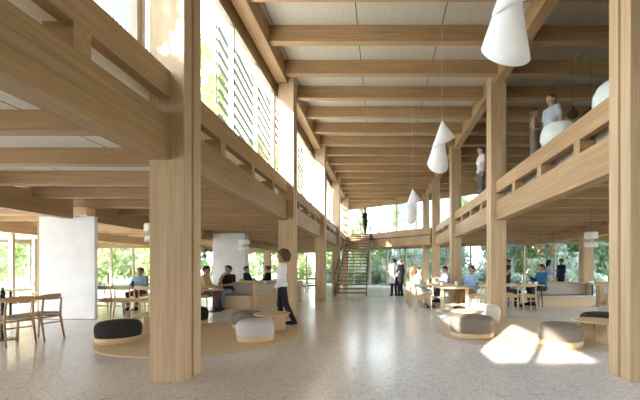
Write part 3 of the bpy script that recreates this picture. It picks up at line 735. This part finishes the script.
def person(name_label, x, y, z, rz, pose='stand', s=1.0, skin=SKIN, hair='brown', style='short', top=(.6, .6, .6), sleeve='long', bottom=(.05, .05, .06), lower='trousers',
           shoe=(.03, .03, .03), arms=('down', 'down'), lean=0.0, headyaw=0.0, headpitch=0.0, h=.014, female=False, legs=None, hold=None, coat=None, seat=.46):
    t = thing('person', name_label, 'person', (x, y, z), rz)
    sit = pose == 'sit'
    dz = (seat + .075 - .93) if sit else 0.0
    RL = rotx(-lean); piv = np.array([0, 0, .95])
    def T(p):                       # torso point (standing coordinates) -> local
        q = RL @ (np.array(p, float) - piv) + piv
        return (q + np.array([0, 0, dz])) * s
    def T0(p): return np.array(p, float) * s
    shw = .155 if female else .178; hipw = .085
    hip = {i: T((i * hipw, 0, .92)) for i in (-1, 1)}
    if legs is None:
        if sit: legs = {i: ((i * .11, .43, seat + .05), (i * .12, .40, .085)) for i in (-1, 1)}
        elif pose == 'walk': legs = {1: ((.075, .07, .48), (.07, .02, .085)), -1: ((-.085, -.10, .50), (-.09, -.36, .16))}
        else: legs = {1: ((.095, .03, .49), (.10, -.02, .085)), -1: ((-.095, .01, .49), (-.11, -.0, .085))}
    body, topP, botP = [], [], []
    def add(lst, a, b, ra, rb): lst.append((a, b, ra * s, rb * s))
    fem = female
    torso = [(T((-.075, 0, .95)), T((.075, 0, .95)), .112 if fem else .108, .112 if fem else .108), (T((-.05, .0, 1.10)), T((.05, .0, 1.10)), .090 if fem else .102, .090 if fem else .102),
             (T((-.075, .005, 1.25)), T((.075, .005, 1.25)), .103 if fem else .112, .103 if fem else .112), (T((-.085, -.005, 1.345)), T((.085, -.005, 1.345)), .088, .088),
             (T((-shw + .03, -.01, 1.395)), T((shw - .03, -.01, 1.395)), .058, .058), (T((0, -.012, 1.39)), T((0, -.005, 1.46)), .075, .055)]
    if fem: torso += [(T((i * .07, .07, 1.27)), T((i * .07, .075, 1.26)), .06, .055) for i in (-1, 1)]
    for a, b, ra, rb in torso: add(body, a, b, ra, rb); add(topP, a, b, ra, rb)
    for a, b, ra, rb in (torso[0],): add(botP, a, b, ra, rb)
    # head
    HR = rotz(headyaw) @ rotx(-headpitch); nk = np.array([0, -.005, 1.50])
    def Hd(p): return T(nk + HR @ (np.array(p) - nk))
    head = [(T((0, -.008, 1.42)), Hd((0, .0, 1.535)), .056, .052), (Hd((0, -.018, 1.625)), Hd((0, .012, 1.63)), .089, .083), (Hd((0, .03, 1.575)), Hd((0, .048, 1.545)), .066, .044),
            (Hd((0, .092, 1.612)), Hd((0, .106, 1.588)), .010, .014), (Hd((-.03, .062, 1.632)), Hd((.03, .062, 1.632)), .034, .034)]
    head += [(Hd((i * .084, -.005, 1.615)), Hd((i * .088, -.015, 1.59)), .018, .012) for i in (-1, 1)]
    for q in head: add(body, *q)
    # arms
    hands = []
    armS = []
    for i, am in zip((-1, 1), arms):
        sh = T((i * shw, -.01, 1.385))
        if am == 'down': el, wr, cu, sd = T((i * (shw + .055), -.03, 1.115)), T((i * (shw + .06), .03, .88)), .6, np.array([0, 1, 0.])
        elif am == 'table': el, wr, cu, sd = T((i * (shw + .07), .10, 1.15)), T((i * .10, .34, 1.12)), .5, np.array([-i, 0, .4])
        elif am == 'hold': el, wr, cu, sd = T((i * (shw + .05), .02, 1.12)), T((i * .10, .24, 1.17)), 1.0, np.array([-i * .3, 0, 1.])
        elif am == 'chin': el, wr, cu, sd = T((i * (shw + .03), .14, 1.17)), T((i * .06, .16, 1.40)), 1.1, np.array([-i, .3, 0.])
        elif am == 'cross': el, wr, cu, sd = T((i * (shw + .05), .04, 1.14)), T((-i * .04, .19, 1.15)), .7, np.array([0, 0, 1.])
        elif am == 'lap': el, wr, cu, sd = T((i * (shw + .05), .04, 1.12)), T((i * .09, .26, 1.03)), .6, np.array([-i, 0, .3])
        elif am == 'raise': el, wr, cu, sd = T((i * (shw + .06), .12, 1.18)), T((i * .12, .36, 1.32)), .7, np.array([-i, 0, .5])
        elif am == 'front': el, wr, cu, sd = T((i * (shw + .05), .0, 1.115)), T((i * (shw + .02), .14, .90)), .7, np.array([-i * .5, 1, 0.])
        elif am == 'back': el, wr, cu, sd = T((i * (shw + .08), -.10, 1.13)), T((i * (shw + .02), .02, .94)), .6, np.array([0, 1, 0.])
        add(body, sh, el, .050 if not fem else .043, .038 if not fem else .034); mid = el * .65 + wr * .35
        add(body, el, mid, .037 if not fem else .033, .036 if not fem else .032); add(body, mid, wr, .035 if not fem else .031, .025 if not fem else .022)
        add(body, sh * .75 + el * .25, sh * .4 + el * .6, .050 if not fem else .042, .043 if not fem else .038)
        hands.append((wr, (wr - el), sd, cu, am))
        if sleeve == 'long':
            add(topP, sh, el, .052 if not fem else .045, .041 if not fem else .037); add(topP, el, wr * .95 + el * .05, .041 if not fem else .037, .031 if not fem else .028)
        elif sleeve == 'short': add(topP, sh, sh * .42 + el * .58, .054 if not fem else .046, .054 if not fem else .044)
    # legs
    footm = []
    for i in (-1, 1):
        kn, an = [T0(q) for q in legs[i]]
        if sit and False: pass
        add(body, hip[i], kn, .088, .056); add(body, kn, kn * .62 + an * .38, .054, .055); add(body, kn * .62 + an * .38, an, .053, .036)
        if lower == 'trousers':
            add(botP, hip[i], kn, .090, .060); add(botP, kn, an * .96 + kn * .04, .060, .046)
        fd = np.array([0, 1, 0.]); fz = 0.0
        if not sit and an[2] > .12 * s: fd = np.array([0, .80, -.60])
        heel = an + (np.array([0, -.028, -.045]) - 0) * s if an[2] < .12 * s else an + np.array([0, -.045, -.045]) * s
        toe = heel + fd * .20 * s
        if toe[2] < .03 * s: toe[2] = .03 * s
        add(body, an, heel, .036, .034); add(body, heel, toe, .034, .027)
        footm.append([(an + np.array([0, 0, .02]) * s, heel, .040 * s, .040 * s), (heel, heel * .5 + toe * .5, .041 * s, .044 * s), (heel * .5 + toe * .5, toe, .044 * s, .034 * s)])
    if lower == 'skirt':
        kn = (T0(legs[-1][0]) + T0(legs[1][0])) / 2
        for i in (-1, 1): add(botP, hip[i], T0(legs[i][0]) * .9 + hip[i] * .1, .098, .10)
        add(botP, (hip[1] + hip[-1]) / 2, kn * .9 + .1 * (hip[1] + hip[-1]) / 2, .10, .12)
    fingers = [sdf_mesh([(a, b, ra, rb) for a, b, ra, rb in hand_prims(w, d, sd, cu, s)], None, .0055 if h > .011 else .004, .008) for w, d, sd, cu, am in hands]
    eyes = [Hd((i * .033, .085, 1.615)) for i in (-1, 1)]; mouth = Hd((0, .09, 1.552))
    def mf(c):
        out = np.zeros(len(c), int)
        for e in eyes: out[np.linalg.norm(c - e, axis=1) < .018 * s] = 1
        out[(np.linalg.norm((c - mouth) * np.array([.7, 1, 2.0]), axis=1) < .022 * s)] = 2
        return out
    mesh_np('body', [sdf_mesh(body, None, h * .85, .03)] + fingers, [skin, EYEM, LIP], t, mf)
    up = RL @ np.array([0, 0, 1.])
    hem = T((0, 0, .90)) if not coat else None
    cuts = [(T((0, 0, 1.452)), up)]
    tp = list(topP)
    if coat:
        for i in (-1, 1): tp.append((hip[i], (hip[i] * (1 - coat) + T0(legs[i][0]) * coat), .105 * s, .11 * s))
    elif sit: cuts.append((T((0, 0, .875)), -up))
    else: cuts.append((T((0, 0, .86)), -up))
    mesh_np('shirt' if not coat else 'coat', [sdf_mesh(tp, cuts, h, .035, .013 * s)], [cloth(top)], t)
    mesh_np(lower, [sdf_mesh(botP, [(T((0, 0, 1.02)), up)], h, .03, .008 * s if True else 0)], [cloth(bottom)], t)
    for fm in footm: mesh_np('shoe', [sdf_mesh(fm, [((0, 0, .002 * s + (0)), (0, 0, -1))], .010, .02, .003)], [cloth(shoe)], t)
    # hair
    hp = []
    fcut = [(Hd((0, .055, 1.645)), HR @ np.array([0, .80, -.60]))]
    if style == 'short':
        hp = [(Hd((0, -.022, 1.635)), Hd((0, .018, 1.645)), .098 * s, .091 * s), (Hd((0, -.05, 1.60)), Hd((0, -.05, 1.57)), .075 * s, .058 * s)]
    elif style == 'bun':
        hp = [(Hd((0, -.022, 1.635)), Hd((0, .018, 1.645)), .099 * s, .091 * s), (Hd((0, -.12, 1.66)), Hd((0, -.13, 1.67)), .05 * s, .045 * s), (Hd((0, -.06, 1.58)), Hd((0, -.05, 1.56)), .06 * s, .05 * s)]
    elif style == 'long':
        hp = [(Hd((0, -.022, 1.635)), Hd((0, .018, 1.645)), .100 * s, .092 * s), (Hd((-.03, -.06, 1.58)), T((-.04, -.10, 1.38)), .075 * s, .055 * s), (Hd((.03, -.06, 1.58)), T((.04, -.10, 1.38)), .075 * s, .055 * s)]
    elif style == 'curly':
        rr = random.Random(3)
        hp = [(Hd((0, -.04, 1.63)), Hd((0, -.02, 1.64)), .125 * s, .11 * s)]
        for q in range(110):
            u = rr.uniform(-.75, 1); a = rr.uniform(0, 2 * PI); w_ = math.sqrt(1 - u * u)
            p = (.135 * w_ * math.cos(a), -.05 + .135 * w_ * math.sin(a), 1.615 + .15 * u)
            if p[1] > .035 and p[2] < 1.69: continue
            c_ = Hd(p); hp.append((c_, c_ + np.array([0, 0, .01]), .033 * s * rr.uniform(.7, 1.15), .028 * s))
        fcut = [(Hd((0, .062, 1.66)), HR @ np.array([0, .85, -.52]))]
    mesh_np('hair', [sdf_mesh(hp, fcut, min(h, .012), .012 if style == 'curly' else .03)], [HAIR[hair]], t)
    return t, hands
W_, = ('main',)
FC, FA = PI, 0.0    # facing the camera, facing away
person('standing woman in a white shirt and dark trousers with curly brown hair', -2.20, 8.28, 0.016, FXN + .25, 'walk', .96, SKIN2, 'auburn', 'curly', (.72, .74, .76), 'long', (.028, .024, .03), 'trousers', (.02, .018, .018),
       ('front', 'down'), 0.0, .1, .05, .0095, True, legs={1: ((.075, .05, .49), (.07, .03, .085)), -1: ((-.085, -.08, .50), (-.09, -.27, .11))})
person('man in a pale blue short-sleeved shirt standing on the balcony', 3.95, 8.55, ZF, FXN + .35, 'stand', 1.045, SKIN, 'brown', 'short', (.46, .50, .56), 'short', (.10, .11, .14), arms=('down', 'down'), h=.012, headpitch=.1)
person('woman in a taupe sleeveless dress standing on the balcony', 3.74, 8.98, ZF, FX_ - .5, 'stand', .97, SKIN2, 'auburn', 'short', (.22, .17, .14), 'none', (.22, .17, .14), 'skirt', arms=('hold', 'hold'), h=.012, female=True)
person('man in a white T-shirt and grey trousers at the balcony glass', 3.32, 12.2, ZF, FXN + .1, 'stand', 1.04, SKIN, 'auburn', 'short', (.68, .66, .68), 'short', (.16, .15, .15), arms=('down', 'down'), h=.014, headpitch=.15)
person('person in a black coat standing on the bridge at the stair head', -1.02, 24.75, ZF, FXN + .3, 'stand', 1.04, SKIN, 'brown', 'short', (.02, .018, .02), 'long', (.02, .018, .02), arms=('chin', 'cross'), coat=.55, h=.018)
person('woman in a light grey top with a white bag, standing in the hall', .63, 17.2, 0, .35, 'stand', 1.01, SKIN2, 'black', 'bun', (.52, .52, .54), 'long', (.03, .03, .035), arms=('hold', 'down'), female=True, h=.018)
person('person in a black coat standing in the hall beside the woman in grey', .93, 17.35, 0, .9, 'stand', 1.02, SKIN, 'brown', 'short', (.02, .018, .018), 'long', (.025, .025, .03), arms=('hold', 'down'), coat=.6, h=.018)
# hall table group
person('woman in pale teal seated at the hall table', 1.20, 12.2, 0, FX_ - .1, 'sit', 1.0, SKIN, 'brown', 'bun', (.50, .56, .52), 'long', (.50, .46, .42), arms=('table', 'table'), female=True, lean=.08)
person('brown-haired woman in cream seated at the hall table', 1.20, 13.0, 0, FX_, 'sit', 1.0, SKIN, 'auburn', 'long', (.62, .52, .42), 'long', (.40, .40, .42), arms=('table', 'chin'), female=True, lean=.1)
person('ginger-haired person in amber seated farthest along the hall table', 1.20, 13.8, 0, FX_, 'sit', 1.0, SKIN, 'ginger', 'long', (.50, .33, .16), 'long', (.3, .3, .32), arms=('table', 'table'), female=True)
person('man in a blue-grey jacket seated at the far end of the hall table', 2.55, 14.28, 0, FXN + .35, 'sit', 1.03, SKIN2, 'black', 'short', (.20, .23, .29), 'long', (.05, .05, .07), arms=('raise', 'table'), lean=.12)
person('man in a light blue shirt seated at the hall table', 2.96, 12.05, 0, FXN + .45, 'sit', 1.03, SKIN2, 'black', 'short', (.30, .42, .60), 'long', (.26, .13, .06), arms=('table', 'table'), headyaw=.2)
# under the balcony
person('dark-haired person in black seated at the dark-legged table', 4.17, 12.45, 0, FX_, 'sit', 1.02, SKIN2, 'black', 'short', (.03, .03, .035), 'long', (.04, .04, .05), arms=('table', 'hold'), lean=.15)
person('man in a blue sweater seated at the bench end of the dark-legged table', 5.66, 12.95, 0, FXN + .2, 'sit', 1.05, SKIN2, 'black', 'short', (.035, .13, .25), 'long', (.05, .05, .06), arms=('table', 'raise'), lean=.05, seat=.50)
person('person in black standing far behind the dark-legged table', 6.55, 19.0, 0, FXN, 'stand', 1.0, SKIN2, 'black', 'bun', (.02, .02, .022), 'long', (.03, .03, .03), arms=('hold', 'hold'), h=.018)
person('woman in lavender standing behind the grey bench', 7.75, 17.0, 0, FX_ - .2, 'stand', .97, SKIN3, 'black', 'long', (.36, .38, .60), 'long', (.45, .40, .36), arms=('hold', 'hold'), h=.018, female=True)
person('person in navy standing behind the grey bench beside the woman in lavender', 8.33, 17.05, 0, FXN + .3, 'stand', 1.0, SKIN3, 'black', 'short', (.022, .032, .07), 'long', (.02, .02, .025), arms=('hold', 'down'), h=.018)
# left seating
person('man in a black T-shirt and grey jeans seated facing the hall', -4.93, 11.98, 0, FC - .25, 'sit', 1.04, SKIN2, 'black', 'short', (.018, .018, .02), 'short', (.20, .22, .25), shoe=(.25, .25, .26), arms=('table', 'chin'), headyaw=-.15)
person('person in a tan top seated with their back half turned, beside the man in black', -5.44, 11.4, 0, FX_ + .15, 'sit', 1.03, SKIN2, 'black', 'short', (.50, .35, .20), 'long', (.13, .07, .05), arms=('table', 'table'), lean=.12)
person('man in a denim shirt seated at the long table', -7.6, 11.72, 0, FC, 'sit', .99, SKIN2, 'brown', 'short', (.25, .34, .46), 'long', (.13, .045, .03), arms=('table', 'table'), headyaw=.1)
person('person in navy seated far back beside the white wall block', -5.78, 16.0, 0, FX_, 'sit', 1.04, SKIN2, 'black', 'short', (.025, .03, .05), 'long', (.05, .05, .06), arms=('table', 'hold'), h=.018)
person('person in black seated far back between the white block and the standing woman', -4.83, 16.0, 0, FXN, 'sit', 1.05, SKIN2, 'brown', 'bun', (.02, .018, .018), 'long', (.05, .05, .06), arms=('table', 'table'), h=.018, lean=.1)
chair(-5.8, 16.0, FX_, 'pale wooden chair under the far person in navy', group='far chairs'); chair(-4.8, 16.0, FXN, 'pale wooden chair under the far person in black', group='far chairs')
pedestal_table(-5.3, 15.95, .26, 'small table between the two far seated people')
# white bag of the woman in the hall
t = thing('shoulder_bag', 'white shoulder bag hanging at the side of the woman in grey', 'bag', (.52, 16.98, .60)); obj('bag_body', box(-.15, .15, -.06, .06, 0, .32, .02), LAMPW, t); obj('strap', tb([(-.12, 0, .30), (-.02, .05, .80), (.04, .12, .82), (.12, 0, .30)], .01, 6), LAMPW, t)

# ------------------------------------------------------------------ outside
gm = plain('garden_ground', (0.13, 0.18, 0.08), 0.95, var=0.25, scale=0.6)
bm = bmesh.new(); bmesh.ops.create_grid(bm, x_segments=2, y_segments=2, size=120); o = struct('ground', bm, gm); o.location = (0, 0, -.22)
bm = bmesh.new(); prism(bm, [(-24, -13), (-13.25, -13), (-13.25, 15.9), (-18.6, 15.9), (-24, 15.9)], -.2, -.02); struct('path', bm, plain('pale_paving', (.74, .72, .68), .8, scale=3))
def crown_mesh(seed, rx, rz_, nb, nl, ls):
    rr = random.Random(seed); bm = bmesh.new()
    blobs = [(Vector((rr.gauss(0, .45) * rx, rr.gauss(0, .45) * rx, rr.uniform(-.75, .8) * rz_)), rr.uniform(.28, .5) * rx) for _ in range(nb)]
    for c, r in blobs:
        for _ in range(nl // nb):
            d = Vector((rr.gauss(0, 1), rr.gauss(0, 1), rr.gauss(0, 1))).normalized()
            p = c + d * r * rr.uniform(.55, 1.05)
            n_ = (d + Vector((rr.gauss(0, .6), rr.gauss(0, .6), rr.gauss(0, .6)))).normalized()
            u = n_.orthogonal().normalized(); u.rotate(Matrix.Rotation(rr.uniform(0, 6.28), 3, n_)); v = n_.cross(u); w = ls * rr.uniform(.6, 1.2)
            bm.faces.new([bm.verts.new(q) for q in (p - u * w, p + v * w * .5, p + u * w, p - v * w * .5)])
    me = bpy.data.meshes.new('crown'); bm.to_mesh(me); bm.free(); return me
CM = [crown_mesh(11, 1.0, 1.25, 16, 2600, .10), crown_mesh(12, 1.0, 1.6, 18, 2600, .10), crown_mesh(13, 1.0, .8, 14, 2200, .11)]
def tree(x, y, h, r, leaf, label, group, v=0, name='tree', low=.3, z=-.22):
    t = thing(name, label, name, (x, y, z), R.uniform(0, 6), group)
    zc = h * (1 + low) / 2
    me = CM[v].copy(); me.materials.clear(); me.materials.append(leaf)
    zr = {0: 1.25 * .85, 1: 1.6 * .85, 2: .8 * .95}[v]
    zs = (h * (1 - low) / 2) / zr / 1.15
    c = bpy.data.objects.new('crown', me); C.objects.link(c); c.parent = t; c.location = (0, 0, zc); c.scale = (r, r, zs)
    bm = bmesh.new(); tube(bm, [(0, 0, 0), (.05, .03, h * low), (.0, .1, zc), (.05, 0, h * .85)], [.03 * h ** .7 + .03, .025 * h ** .7 + .02, .04, .015], 8)
    for k in range(5):
        a = k * 1.3; tube(bm, [(0.02, .05, zc * (.75 + .07 * k)), (r * .5 * math.cos(a), r * .5 * math.sin(a), zc * (.9 + .08 * k))], [.035, .012], 6)
    obj('trunk', bm, BARK, t)
g = 'trees beyond the end glazing'
lb = 'leafy green tree in the garden beyond the end glazing under the bridge'
for x, y, h, r, lf, v in ((-4.6, 36.5, 4.4, 2.0, 1, 0), (-2.6, 34.2, 4.2, 1.5, 3, 1), (.9, 34.6, 4.2, 1.9, 0, 0), (3.2, 32.8, 4.0, 1.6, 1, 1), (5.4, 30.8, 4.2, 1.8, 3, 0), (-.6, 38.6, 4.6, 2.4, 2, 2), (4.4, 38.6, 4.8, 2.4, 0, 2), (-1.75, 33.0, 8.5, .75, 2, 1), (1.9, 36.6, 9, 1.0, 1, 1)):
    tree(x, y, h, r, LEAF[lf], lb, g, v, low=.06)
g = 'trees beyond the balcony-side glazing'; lb = 'leafy tree in the garden beyond the glazing under the balcony'
for x, y, h, r, lf, v in ((8.2, 27.5, 6.2, 2.1, 3, 0), (10.3, 25.5, 6.5, 2.0, 1, 1), (12.5, 24.5, 6.6, 2.1, 3, 0), (14.6, 23.5, 6, 2.0, 0, 1), (17, 24, 7, 2.5, 1, 0), (11, 31, 8, 3.2, 0, 2), (16, 29, 8, 3.2, 1, 2), (7.0, 34.5, 9.4, 1.5, 0, 1)):
    tree(x, y, h, r, LEAF[lf], lb, g, v, low=.06)
for x, y, hh, rr_ in ((-4.0, 33.6, 1.5, 1.2), (-2.2, 32.4, 1.3, 1.1), (-.4, 31.6, 1.6, 1.2), (1.4, 30.4, 1.3, 1.1), (3.1, 29.0, 1.5, 1.2), (4.9, 27.6, 1.4, 1.1), (6.6, 26.4, 1.6, 1.2), (8.3, 24.6, 1.3, 1.1), (10.0, 23.2, 1.5, 1.2), (11.8, 21.8, 1.4, 1.1)):
    tree(x, y, hh, rr_, LEAF[R.choice((0, 1, 3))], 'low green shrub planted along the outside of the end glazing', 'shrubs along the end glazing', 2, 'shrub', low=0)
g = 'trees beyond the left seating area'; lb = 'sunlit yellow-green tree beyond the back windows of the left seating area'
for x, y, h, r, lf, v in ((-22, 30, 4.2, 2.4, 2, 2), (-18.6, 31, 4.6, 2.5, 2, 2), (-25, 33, 7, 3, 3, 0), (-20, 36, 7.5, 3, 1, 0), (-15, 37, 6, 2.6, 2, 0), (-11.5, 36.5, 6.5, 2.6, 1, 0), (-8.2, 36, 6, 2.4, 2, 0), (-28, 27, 5, 2.6, 2, 2)):
    tree(x, y, h, r, LEAF[lf], lb, g, v, low=.1)
g = 'saplings outside the far left windows'; lb = 'slender sapling standing outside the far left windows'
for x, y, h in ((-16.4, 14.3, 3.8), (-19, 11, 3.6)): tree(x, y, h, .9, LEAF[2], lb, g, 1, low=.3)
# trees seen through the clerestory
tree(-9.2, 19.2, 9.0, 1.5, LEAF[2], 'tall green tree behind the slatted screen, seen through the clerestory beside the near column', None, 1, low=.35, z=3.52)
tree(-7.6, 21.5, 5.4, 1.0, LEAF[2], 'smaller green tree low in the clerestory, behind the slatted screen', None, 0, low=.35, z=3.52)
tree(-8.4, 33.5, 14, 1.6, LEAF[1], 'green tree seen in the clerestory panes before the second column', None, 1, low=.3)
tree(-5.5, -1.5, 4.0, .70, LEAF[1], 'roof terrace tree whose leaves dapple the sunlit top of the broad near column', None, 0, low=.3, z=3.52)
tree(-6.3, 12.0, 5.6, 1.0, LEAF[2], 'leafy tree whose top shows in the clerestory just right of the broad near column', None, 0, low=.4, z=3.52)
# slatted screen of the neighbouring house
t = thing('slatted_screen', 'slanting slatted sun screen outside the clerestory windows', 'screen', (-6.6, 0, 0))
SL = plain('pale_slat', (.075, .08, .055), .7)
for k in range(32):
    z0 = 6.6 + k * .5
    a, b = 15.0, 33.0
    bm = bmesh.new(); tube(bm, [(0, a, z0), (0, b, z0 - .22 * (b - a))], .09, 4)
    obj('slat', bm, SL, t)
for y in (15, 20, 26, 33): obj('post', box(-.12, -.06, y - .05, y + .05, 3.52, 19 - .25 * (y - 15)), SL, t)
t = thing('vertical_louvre_screen', 'pale vertical louvre screen in the clerestory pane at the top left', 'screen', (-7.2, 0, 0))
VL = plain('white_louvre', (.16, .19, .22), .6)
for k in range(12):
    y = 9.75 + k * .16; obj('louvre', box(-.06, .06, y, y + .03, 3.7, 12.2), VL, t)
obj('rail', box(-.05, .05, 9.7, 11.6, 12.2, 12.3), VL, t); obj('rail', box(-.05, .05, 9.7, 11.6, 3.6, 3.7), VL, t)
obj('post', box(-.06, .06, 9.75, 9.83, 3.51, 3.6), VL, t); obj('post', box(-.06, .06, 11.5, 11.58, 3.51, 3.6), VL, t)
# buildings
def building(name, x0, x1, y0, y1, h, wallm, label, cols, rows, winm, z=-.22):
    t = thing(name, label, 'building', ((x0 + x1) / 2, (y0 + y1) / 2, z)); a, b = (x1 - x0) / 2, (y1 - y0) / 2
    obj('wall', box(-a, a, -b, b, 0, h), wallm, t); obj('roof', box(-a - .3, a + .3, -b - .3, b + .3, h, h + .3), wallm, t)
    for i in range(cols):
        for j in range(rows):
            cx = -a + (i + .5) * 2 * a / cols; cz = (j + .5) * h / rows
            w = obj('window', box(cx - .55, cx + .55, -b - .05, -b + .1, cz - .8, cz + .8), winm, t)
WB = plain('pale_render', (.22, .24, .26), .8); WW = plain('blue_glass', (.05, .10, .17), .15)
building('apartment_building', 2.0, 12.0, 52, 60, 14, WB, 'pale apartment building with blue windows seen beyond the bridge', 6, 5, WW)
building('roof_shade_block', -12.0, -3.0, -14.0, -8.7, 2.8, WB, 'unseen block added on the roof of the left wing to shade the hall floor', 5, 1, WW, 3.5)  # unseen roof block, added to cut the near edge of the sun patch
# low planting in front of the bridge window view: reed bed
t = thing('slim_fence', 'blue-grey picket fence in the garden beyond the bridge windows', 'fence', (0, 0, 0))
FM = plain('blue_grey_picket', (.33, .38, .43), .7)
bm = bmesh.new(); obar(bm, (-6, 37.4), (7, 31.2), .05, 4.2, 4.3); obj('rail', bm, FM, t)
for k in range(42):
    f = k / 41; bm = bmesh.new(); px, py = -6 + 13 * f, 37.3 - 6.2 * f; B(bm, px - .07, px + .07, py - .03, py + .03, -.2, 4.9 + .5 * R.random()); obj('picket', bm, FM, t)

# ------------------------------------------------------------------ light
w = bpy.data.worlds.new('world'); S.world = w; w.use_nodes = True; nt = w.node_tree; nt.nodes.clear()
o_ = N(nt, 'ShaderNodeOutputWorld'); bg = N(nt, 'ShaderNodeBackground'); tc = N(nt, 'ShaderNodeTexCoord'); sx = N(nt, 'ShaderNodeSeparateXYZ')
L(nt, tc.outputs['Generated'], sx.inputs[0])
L(nt, ramp(nt, sx.outputs[2], [(0.0, (0.95, 0.96, 0.97)), (0.25, (0.86, 0.93, 1.0)), (1.0, (0.58, 0.76, 1.0))]), bg.inputs[0])
bg.inputs[1].default_value = 4.6; L(nt, bg.outputs[0], o_.inputs[0])
sl = bpy.data.lights.new('sun', 'SUN'); sl.energy = 10; sl.angle = .009; sl.color = (1, .94, .84)
so = bpy.data.objects.new('sun', sl); C.objects.link(so); so.location = (-20, 0, 25)
so.rotation_euler = Vector((1.48, 2.7, -1.32)).to_track_quat('-Z', 'Y').to_euler()
